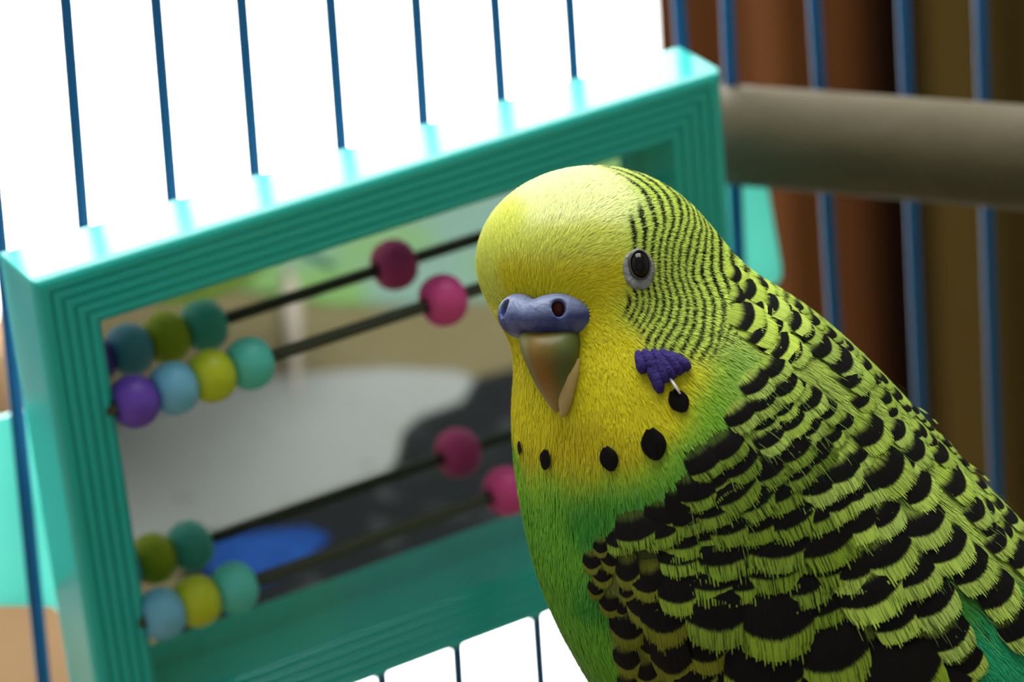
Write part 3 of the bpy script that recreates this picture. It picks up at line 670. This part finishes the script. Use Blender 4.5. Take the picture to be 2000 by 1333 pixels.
MANT2 = [(1849,872,30),(1838,893,50),(1789,888,52),(1772,912,40),(1736,928,72),(1700,948,60),(1677,896,40),(1640,930,60),(1600,952,60),(1795,962,62),(1867,950,62),(1912,928,36),(1668,969,50),(1632,986,60),
         (1722,1014,62),(1680,1026,60),(1807,1030,72),(1907,1004,52),(1974,1016,48),(1852,1078,72),(1732,1088,78),(1785,1127,70),(1949,1063,52),(1897,1118,70),(1949,1166,70),(1991,1092,60),(1989,1229,66),
         (1822,1182,70),(1750,1214,64),(1702,1163,84),(1665,1117,68),(1858,1250,60),(1892,1301,48),(1843,861,26),(1880,905,26)]
feathers('mantle', MANT2, body, k=1.55, tilt=.13)
BACK = [(1560,603,34),(1592,631,36),(1624,656,36),(1657,681,38),(1692,717,38),(1724,747,38),(1752,777,38),(1785,806,38),(1815,838,38),(1848,871,40),(1882,908,42),(1917,950,42),(1950,989,42),(1984,1024,44),
        (1690,742,36),(1732,782,36),(1800,850,40),(1822,868,36),(1880,950,46),(1862,918,40),(1930,1000,44),(1935,1040,44),(1965,1046,44)]
feathers('mantle', BACK, body, k=1.4, tilt=.09)
SCAP = [(1549,882,50),(1515,898,46),(1552,921,52),(1503,917,50),(1474,942,44),(1595,890,46),(1569,962,50),(1520,960,60),(1470,975,60),(1430,960,60),(1400,935,50),(1370,960,50),(1440,912,50),(1420,880,44),(1380,905,44),
        (1345,985,50),(1395,990,56),(1480,1018,62),(1426,1022,62),(1381,1036,58),(1336,1054,56),(1540,1010,64),(1596,1000,60),(1650,1041,60),(1607,1060,76),(1525,1064,76),(1412,1080,74),(1470,1072,60),
        (1246,1040,50),(1290,1036,52),(1340,1010,52),(1300,1010,46),(1215,1056,40),(1510,1108,70),(1397,1132,66),(1562,1139,70),(1450,1135,60),(1620,1105,60),(1335,1085,56),(1600,1183,60)]
feathers('scap', SCAP, body, k=1.75, tilt=.12)
WINGL = [(1176,1072,26),(1197,1094,38),(1158,1101,32),(1179,1126,34),(1228,1121,46),(1165,1153,28),(1226,1153,44),(1268,1142,50),(1192,1182,36),(1217,1190,30),(1257,1187,56),(1302,1211,76),(1228,1229,60),(1213,1236,32),
         (1270,1262,44),(1307,1251,40),(1228,1292,48),(1315,1292,72),(1384,1271,68),(1264,1315,44),(1354,1322,80),(1237,1345,50),(1300,1360,60),(1420,1340,70)]
feathers('wing', WINGL, wing, k=1.35, tilt=.12)
BIGL = [(1405,1190,104),(1513,1203,116),(1495,1300,124),(1622,1268,112),(1765,1313,118),(1330,1150,70),(1690,1330,90),(1560,1360,110),(1850,1345,90),(1420,1380,110)]
feathers('big', BIGL, wing, k=1.25, tilt=.09, lift=.01)

# loose strands lying over the mantle and shoulder
NS = 620; xy = []
_poly = [(1480,700,1620,900),(1560,740,1760,1000),(1420,880,1640,1180),(1640,900,1860,1220),(1800,960,1960,1240),(1340,960,1460,1160)]
for k in range(NS):
    q = _poly[k % len(_poly)]; xy.append((random.uniform(q[0], q[2]), random.uniform(q[1], q[3])))
P = surf(skin_sdf, [a[0] for a in xy], [a[1] for a in xy]); _, g = grad(skin_sdf, P); N_ = nrm(g); T_ = flow(P, N_)
j_ = rng.normal(size=P.shape); T_ = nrm(T_ + .12*(j_ - N_*(j_*N_).sum(-1, keepdims=True))); S_d = np.cross(T_, N_)
L_s = .14 + .30*rng.random(NS)**2; w_s = .0022 + .0022*rng.random(NS); V, cl = [], []
dk = rng.random(NS) < .5; colr = np.where(dk[:, None], np.array([.010, .035, .006]), np.array([.33, .46, .10])*(.5 + .6*rng.random((NS, 1))))
for k in range(4):
    c = P + T_*(L_s*k/3)[:, None]; d_, gq = grad(skin_sdf, c); nn = nrm(gq); c = c - nn*d_[:, None] + nn*(.035 + .03*rng.random(NS) + .004*k)[:, None]
    wk = w_s*(.7, 1., .8, .15)[k]; V.append(np.stack([c - S_d*wk[:, None], c + S_d*wk[:, None]], 1))
V = np.stack(V, 1).reshape(-1, 3); b0_ = (np.arange(NS)*8)[:, None]
Fl = np.concatenate([b0_ + np.array([[2*k, 2*k+1, 2*k+3, 2*k+2]]) for k in range(3)])
ls = mesh_obj('loose_strands', W(V), Fl, m_barb, body); color_attr(ls.data, 'Col', np.repeat(colr, 8, 0)); ls['kind'] = 'stuff'
# -- face: eye, cere, beak, cheek patch, throat spots
def one(px, py, f=body_sdf):
    p = surf(f, px, py)[0]; _, g = grad(f, p[None]); return p, nrm(g)[0]
# eye
pe, ne = one(1247, 526)
ex = nrm(np.array([1., .10, 0]) - ne*(np.array([1., .10, 0]) @ ne)); ey = np.cross(ne, ex)
m_eye = mat('eye_black', (.002,.0015,.0015), .05, .22); t = NT(m_eye); t.l(t.mix(t.noise(t.pos(), 500, 2), (.002,.0015,.0015), (.005,.003,.002)), t.b.inputs['Base Color'])
m_ring = mat('eye_ring_skin', (.36,.37,.38), .6, .3); t = NT(m_ring); q = t.noise(t.pos(), 1500, 3); t.l(t.mix(q, (.10,.105,.115), (.33,.34,.345)), t.b.inputs['Base Color']); t.bump(q, .6, .0005)
def pe_at(px, py): return surf(body_sdf, px, py)[0]
ce = pe_at(1248, 518)
v, f = ellipsoid(ce - ne*.03, [ex, ey, ne], (.116, .160, .15), 32, 20); eye = mesh_obj('eye', W(v), f, m_eye, bird); eye['label'] = 'glossy black eye'
cr = pe_at(1247, 527)
def ring(name, c, rx, ry, r, hole, m, n0, wob=0., ox=0., oy=0.):
    V, Fc = [], []; sg, sr = 48, 10
    for i in range(sg):
        a = 6.2832*i/sg
        for k in range(sr):
            b = 6.2832*k/sr; s = 1 + wob*math.sin(a*9)*.5 + wob*math.sin(a*5+1)
            inner = np.array([ox + hole[0]*math.cos(a), oy + hole[1]*math.sin(a)]); outer = np.array([rx*math.cos(a), ry*math.sin(a)])*s; mid = (inner + outer)/2; hf = (outer - inner)/2
            q = mid + hf*math.cos(b); V.append(c + ex*q[0] + ey*q[1] + n0*(r*math.sin(b)))
    for i in range(sg):
        for k in range(sr): Fc.append((i*sr+k, ((i+1) % sg)*sr+k, ((i+1) % sg)*sr+(k+1) % sr, i*sr+(k+1) % sr))
    return mesh_obj(name, W(V), Fc, m, eye)
ring('eye_ring', cr + ne*.012, .178, .224, .022, (.105, .142), m_ring, ne, .02, .004, .045)
m_lid = mat('eyelid_skin', (.30,.25,.22), .5, .4); t = NT(m_lid); t.l(t.mix(t.noise(t.pos(), 1200, 2), (.03,.022,.018), (.10,.08,.07)), t.b.inputs['Base Color'])
ring('eyelid', ce + ne*.035, .124, .166, .020, (.100, .142), m_lid, ne, .015)

# cere: fleshy two-lobed band wrapped round the beak base
YAW = math.radians(31.); Fh = np.array([-math.sin(YAW), -.12, math.cos(YAW)]); Fh = nrm(Fh); Lh = nrm(np.cross([0, 1., 0], Fh)); Uh = np.cross(Fh, Lh)
p0, n0 = one(1081, 612); RHO = .46
cc = p0 + np.array([0, 0, -RHO + .16])                  # axis of the beak base
def around(deg, h, r=RHO):
    a = math.radians(deg); return cc + (Fh*math.cos(a) + Lh*math.sin(a))*r + np.array([0, 1., 0])*h
def cpx(px, py, q): return None
yc = (612 - CY)
def cere_sdf(P):
    D = None
    for s_, dg, hh, rl in ((1, 46, .0, 1.), (-1, 44, .0, 1.)):
        c = around(s_*dg, hh, RHO - .10); dirn = nrm(Fh*math.cos(math.radians(dg)) + Lh*s_*math.sin(math.radians(dg))); lat = nrm(np.cross([0, 1., 0], dirn))
        e = ell(P, c, [lat, np.array([0, 1., 0]), dirn], np.array([.46 if s_ > 0 else .36, .25, .25])); D = e if D is None else smin(D, e, .09)
    for s_ in (1, -1):
        nc = around(s_*36, .095, RHO + .09); D = -smin(-D, np.linalg.norm((P - nc)*np.array([1, .85, 1]), axis=-1) - .085, .03)
    return D
Vc, Fc_ = surface_nets(cere_sdf, cc - 1.0, cc + 1.0, .035); Vc, Fc_ = subdivide(Vc, Fc_); Vc = project(cere_sdf, Vc, 2)
m_cere = mat('cere_skin', (.10,.13,.34), .42, .4); t = NT(m_cere); t.b.inputs['Subsurface Weight'].default_value = .2; t.b.inputs['Subsurface Radius'].default_value = (.001,.001,.002)
q = t.noise(t.pos(), 330, 3, .6); q2 = t.noise(t.pos(), 1800, 3); tz_ = t.n('ShaderNodeSeparateXYZ'); t.l(t.pos(), tz_.inputs[0])
_zc = W(cc)[2]; pal = t.math('ADD', t.smooth(tz_.outputs[2], _zc + .0005, _zc + .0016), t.math('SUBTRACT', 1., t.smooth(tz_.outputs[2], _zc - .0021, _zc - .0012)), clamp=True)
t.l(t.mix(t.math('MULTIPLY', pal, .75), t.mix(t.smooth(q, .35, .65), (.020,.025,.14), (.075,.10,.26)), (.16,.20,.33)), t.b.inputs['Base Color']); t.bump(q2, .35, .0004)
cere = mesh_obj('cere', W(Vc), Fc_, m_cere, bird); cere['label'] = 'violet blue cere above the beak'
m_nos = mat('nostril_dark', (.05,.012,.008), .8, .1)
for s_ in (1, -1):
    nc = around(s_*36, .095, RHO + .035); dr_ = nrm(Fh*math.cos(math.radians(36)) + Lh*s_*math.sin(math.radians(36)))
    v, f = ellipsoid(nc, [nrm(np.cross([0, 1., 0], dr_)), np.array([0, 1., 0]), dr_], (.075, .088, .034), 16, 10); mesh_obj('nostril', W(v), f, m_nos, cere)
# upper mandible: hooked cone; rings given by (pixel y, pixel x of the middle, half width px, forward shift)
m_beak = mat('beak_horn', (.16,.13,.04), .42, .25); t = NT(m_beak); t.b.inputs['Subsurface Weight'].default_value = .15; t.b.inputs['Subsurface Radius'].default_value = (.002,.0012,.0004)
ab = t.n('ShaderNodeAttribute', attribute_name='Col'); q = t.noise(t.scaled(t.pos(), (1, 1, .35)), 600, 4, .6)
c2 = t.n('ShaderNodeMix', data_type='RGBA', blend_type='MULTIPLY'); c2.inputs[0].default_value = .8; t.l(ab.outputs['Color'], c2.inputs[6]); t.l(t.mix(q, (.65,.65,.6), (1.2,1.2,1.15)), c2.inputs[7]); t.l(c2.outputs[2], t.b.inputs['Base Color']); t.bump(q, .15, .0003)
def mandible(name, rings, colf, m, zoff=0.):
    V, Cc = [], []; sg = 28
    for (py, mx, hw, dep, zc) in rings:
        d = -cc[2] - zoff - zc; c = np.array([(mx-CX)*d/FPX, -(py-CY)*d/FPX, -d])
        for k in range(sg):
            a = 6.2832*k/sg; V.append(c + (Lh*math.sin(a)*1. + Fh*math.cos(a)*dep)*hw*d/FPX); Cc.append(colf(a, py))
    Fc = [(i*sg+k, i*sg+(k+1) % sg, (i+1)*sg+(k+1) % sg, (i+1)*sg+k) for i in range(len(rings)-1) for k in range(sg)] + [tuple(range(sg))[::-1], tuple((len(rings)-1)*sg+k for k in range(sg))]
    o = mesh_obj(name, W(V), Fc, m, bird); color_attr(o.data, 'Col', np.array(Cc)); return o
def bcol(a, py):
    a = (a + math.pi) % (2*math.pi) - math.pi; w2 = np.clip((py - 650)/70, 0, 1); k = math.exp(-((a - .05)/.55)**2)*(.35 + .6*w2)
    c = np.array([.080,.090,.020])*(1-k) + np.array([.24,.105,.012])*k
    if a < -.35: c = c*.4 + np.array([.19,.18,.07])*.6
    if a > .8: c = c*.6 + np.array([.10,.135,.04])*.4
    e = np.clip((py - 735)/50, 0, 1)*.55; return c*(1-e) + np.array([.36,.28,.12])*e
UP = [(640,1074,64,.80,-.14),(656,1074,62,.92,-.03),(680,1075,59,1.,.05),(705,1078,53,1.,.06),(730,1081,45,1.,.06),(752,1084,37,1.,.05),(772,1087,28,1.,.03),(788,1089,20,.95,.01),(801,1091,12,.9,-.02),(810,1092,5,.9,-.04)]
bk_ = mandible('upper_beak', UP, bcol, m_beak, .34); bk_['label'] = 'olive and orange brown hooked beak'
LO = [(700,1105,30,.8,.0),(730,1106,27,.9,.05),(755,1106,21,.9,.07),(775,1105,16,.9,.08),(795,1103,12,.9,.08),(808,1101,8,.8,.06),(815,1100,4,.8,.05)]
mandible('lower_beak', LO, lambda a, py: np.array([.46,.33,.13]), m_beak, .40)

# cheek patch of short violet feathers
m_vio = mat('violet_feather', (.035,.022,.16), .75, .15); t = NT(m_vio); q = t.noise(t.pos(), 1600, 3, .7); t.l(t.mix(q, (.010,.006,.06), (.055,.036,.21)), t.b.inputs['Base Color']); t.bump(q, .8, .0005)
for (x0, y0, x1, y1, r_) in [(1246,688,1258,732,10),(1258,686,1279,728,11),(1268,690,1291,770,11),(1282,690,1303,750,11),(1275,686,1318,742,11),(1290,686,1333,733,11),(1302,692,1347,724,11),(1264,700,1284,752,10)]:
    s = np.linspace(0, 1, 9); P = surf(body_sdf, x0 + (x1-x0)*s, y0 + (y1-y0)*s); _, g = grad(body_sdf, P); P = P + nrm(g)*(.035 + .03*np.sin(s*2.6))[:, None]
    rad = np.array([.45,.75,.9,1.,1.05,1.1,1.1,.95,.5])*r_*PXC*.01; v, f = tube(W(P), rad, 12); mesh_obj('cheek_feather', v, f, m_vio, bird)
# white quill over the uppermost throat spot
P = surf(body_sdf, [1309, 1318, 1329], [742, 756, 772]); _, g = grad(body_sdf, P); v, f = tube(W(P + nrm(g)*.07), np.array([.6, .8, .4])*.00022, 8)
mesh_obj('quill', v, f, mat('quill_white', (.8,.8,.8), .3, .5), bird)
# throat spots
for (x, y, w_, sp_) in [(1329,790,36,.0),(1280,876,46,-.1),(1194,902,36,.1),(1070,902,30,-.25),(1021,878,20,-.1)]:
    p = surf(body_sdf, x, y)[0]; place_feather('spot', p, w_*PXC*1.05, bird, tilt=.02, lift=.03, name='throat_feather', field=body_sdf, spin=sp_)

# -- tail, legs and feet, and the perch it sits on (below the picture)
m_tail = mat('tail_vane', (.02,.12,.10), .6, .3); t = NT(m_tail); t.l(t.mix(t.noise(t.pos(), 300, 3), (.01,.03,.06), (.05,.25,.12)), t.b.inputs['Base Color'])
tb = Q(1640, 1263, -.35) + BA*3.6
for i in range(5):
    o_ = (i - 2); a0 = tb + BZ*.18*o_ + BU*.1; a1 = a0 + BA*(4.8 - abs(o_)*.6) + BZ*.10*o_ + BU*.9
    s = np.linspace(0, 1, 8); ctr = a0[None]*(1-s)[:, None] + a1[None]*s[:, None]; hw = .30*np.array([.6,.9,1,1,.95,.85,.6,.1]); V = []
    for k in range(8):
        for su, sb in ((-1,-1),(1,-1),(1,1),(-1,1)): V.append(ctr[k] + BZ*hw[k]*su + BU*(.02*sb + .03*abs(o_)*-1))
    Fc = [(k*4+q, k*4+(q+1) % 4, k*4+4+(q+1) % 4, k*4+4+q) for k in range(7) for q in range(4)] + [(3,2,1,0), (28,29,30,31)]
    mesh_obj('tail_feather', W(V), Fc, m_tail, bird, smooth=False)
pA = Q(1430, 1745, -.2); pdir = nrm(np.array([1., .0, .25]) - UPC*(np.array([1., 0, .25]) @ UPC)); pr_ = .55
pl0, pl1 = pA - UPC*pr_ - pdir*3.5, pA - UPC*pr_ + pdir*6.0
v, f = tube(W([pl0 + (pl1-pl0)*k for k in np.linspace(0, 1, 12)]), pr_*.01, 32)
tag(mesh_obj('perch', v, f, m_perch, org=W(pl0)), 'wooden perch under the feet of the budgerigar', 'perch')
m_leg = mat('leg_skin', (.32,.24,.26), .6, .3); t = NT(m_leg); t.l(t.mix(t.noise(t.pos(), 900, 2), (.24,.18,.20), (.42,.33,.34)), t.b.inputs['Base Color'])
pz = np.cross(pdir, UPC)
for s_ in (0, 1):
    ft = pA + pdir*(.3 + 1.5*s_) + UPC*.06; top = ft + UPC*2.3 + pdir*.2
    v, f = tube(W([top, top*.5 + ft*.5 + pz*.1, ft]), np.array([.30,.17,.13])*.01, 12); lg = mesh_obj('leg', v, f, m_leg, bird)
    for dt, dz in ((-.22, 1), (.12, 1), (-.2, -1), (.15, -1)):
        pts_ = []
        for k in np.linspace(0, 1, 7):
            a = k*1.9; pts_.append(pA - UPC*pr_ + pdir*(.3 + 1.5*s_ + dt*k) + (UPC*math.cos(a) + pz*dz*math.sin(a))*(pr_ + .09))
        v, f = tube(W(pts_), np.array([.11,.11,.10,.10,.09,.08,.03])*.01, 10); mesh_obj('toe', v, f, m_leg, lg)
for o in list(bpy.data.objects):
    if '_org' in o: del o['_org']
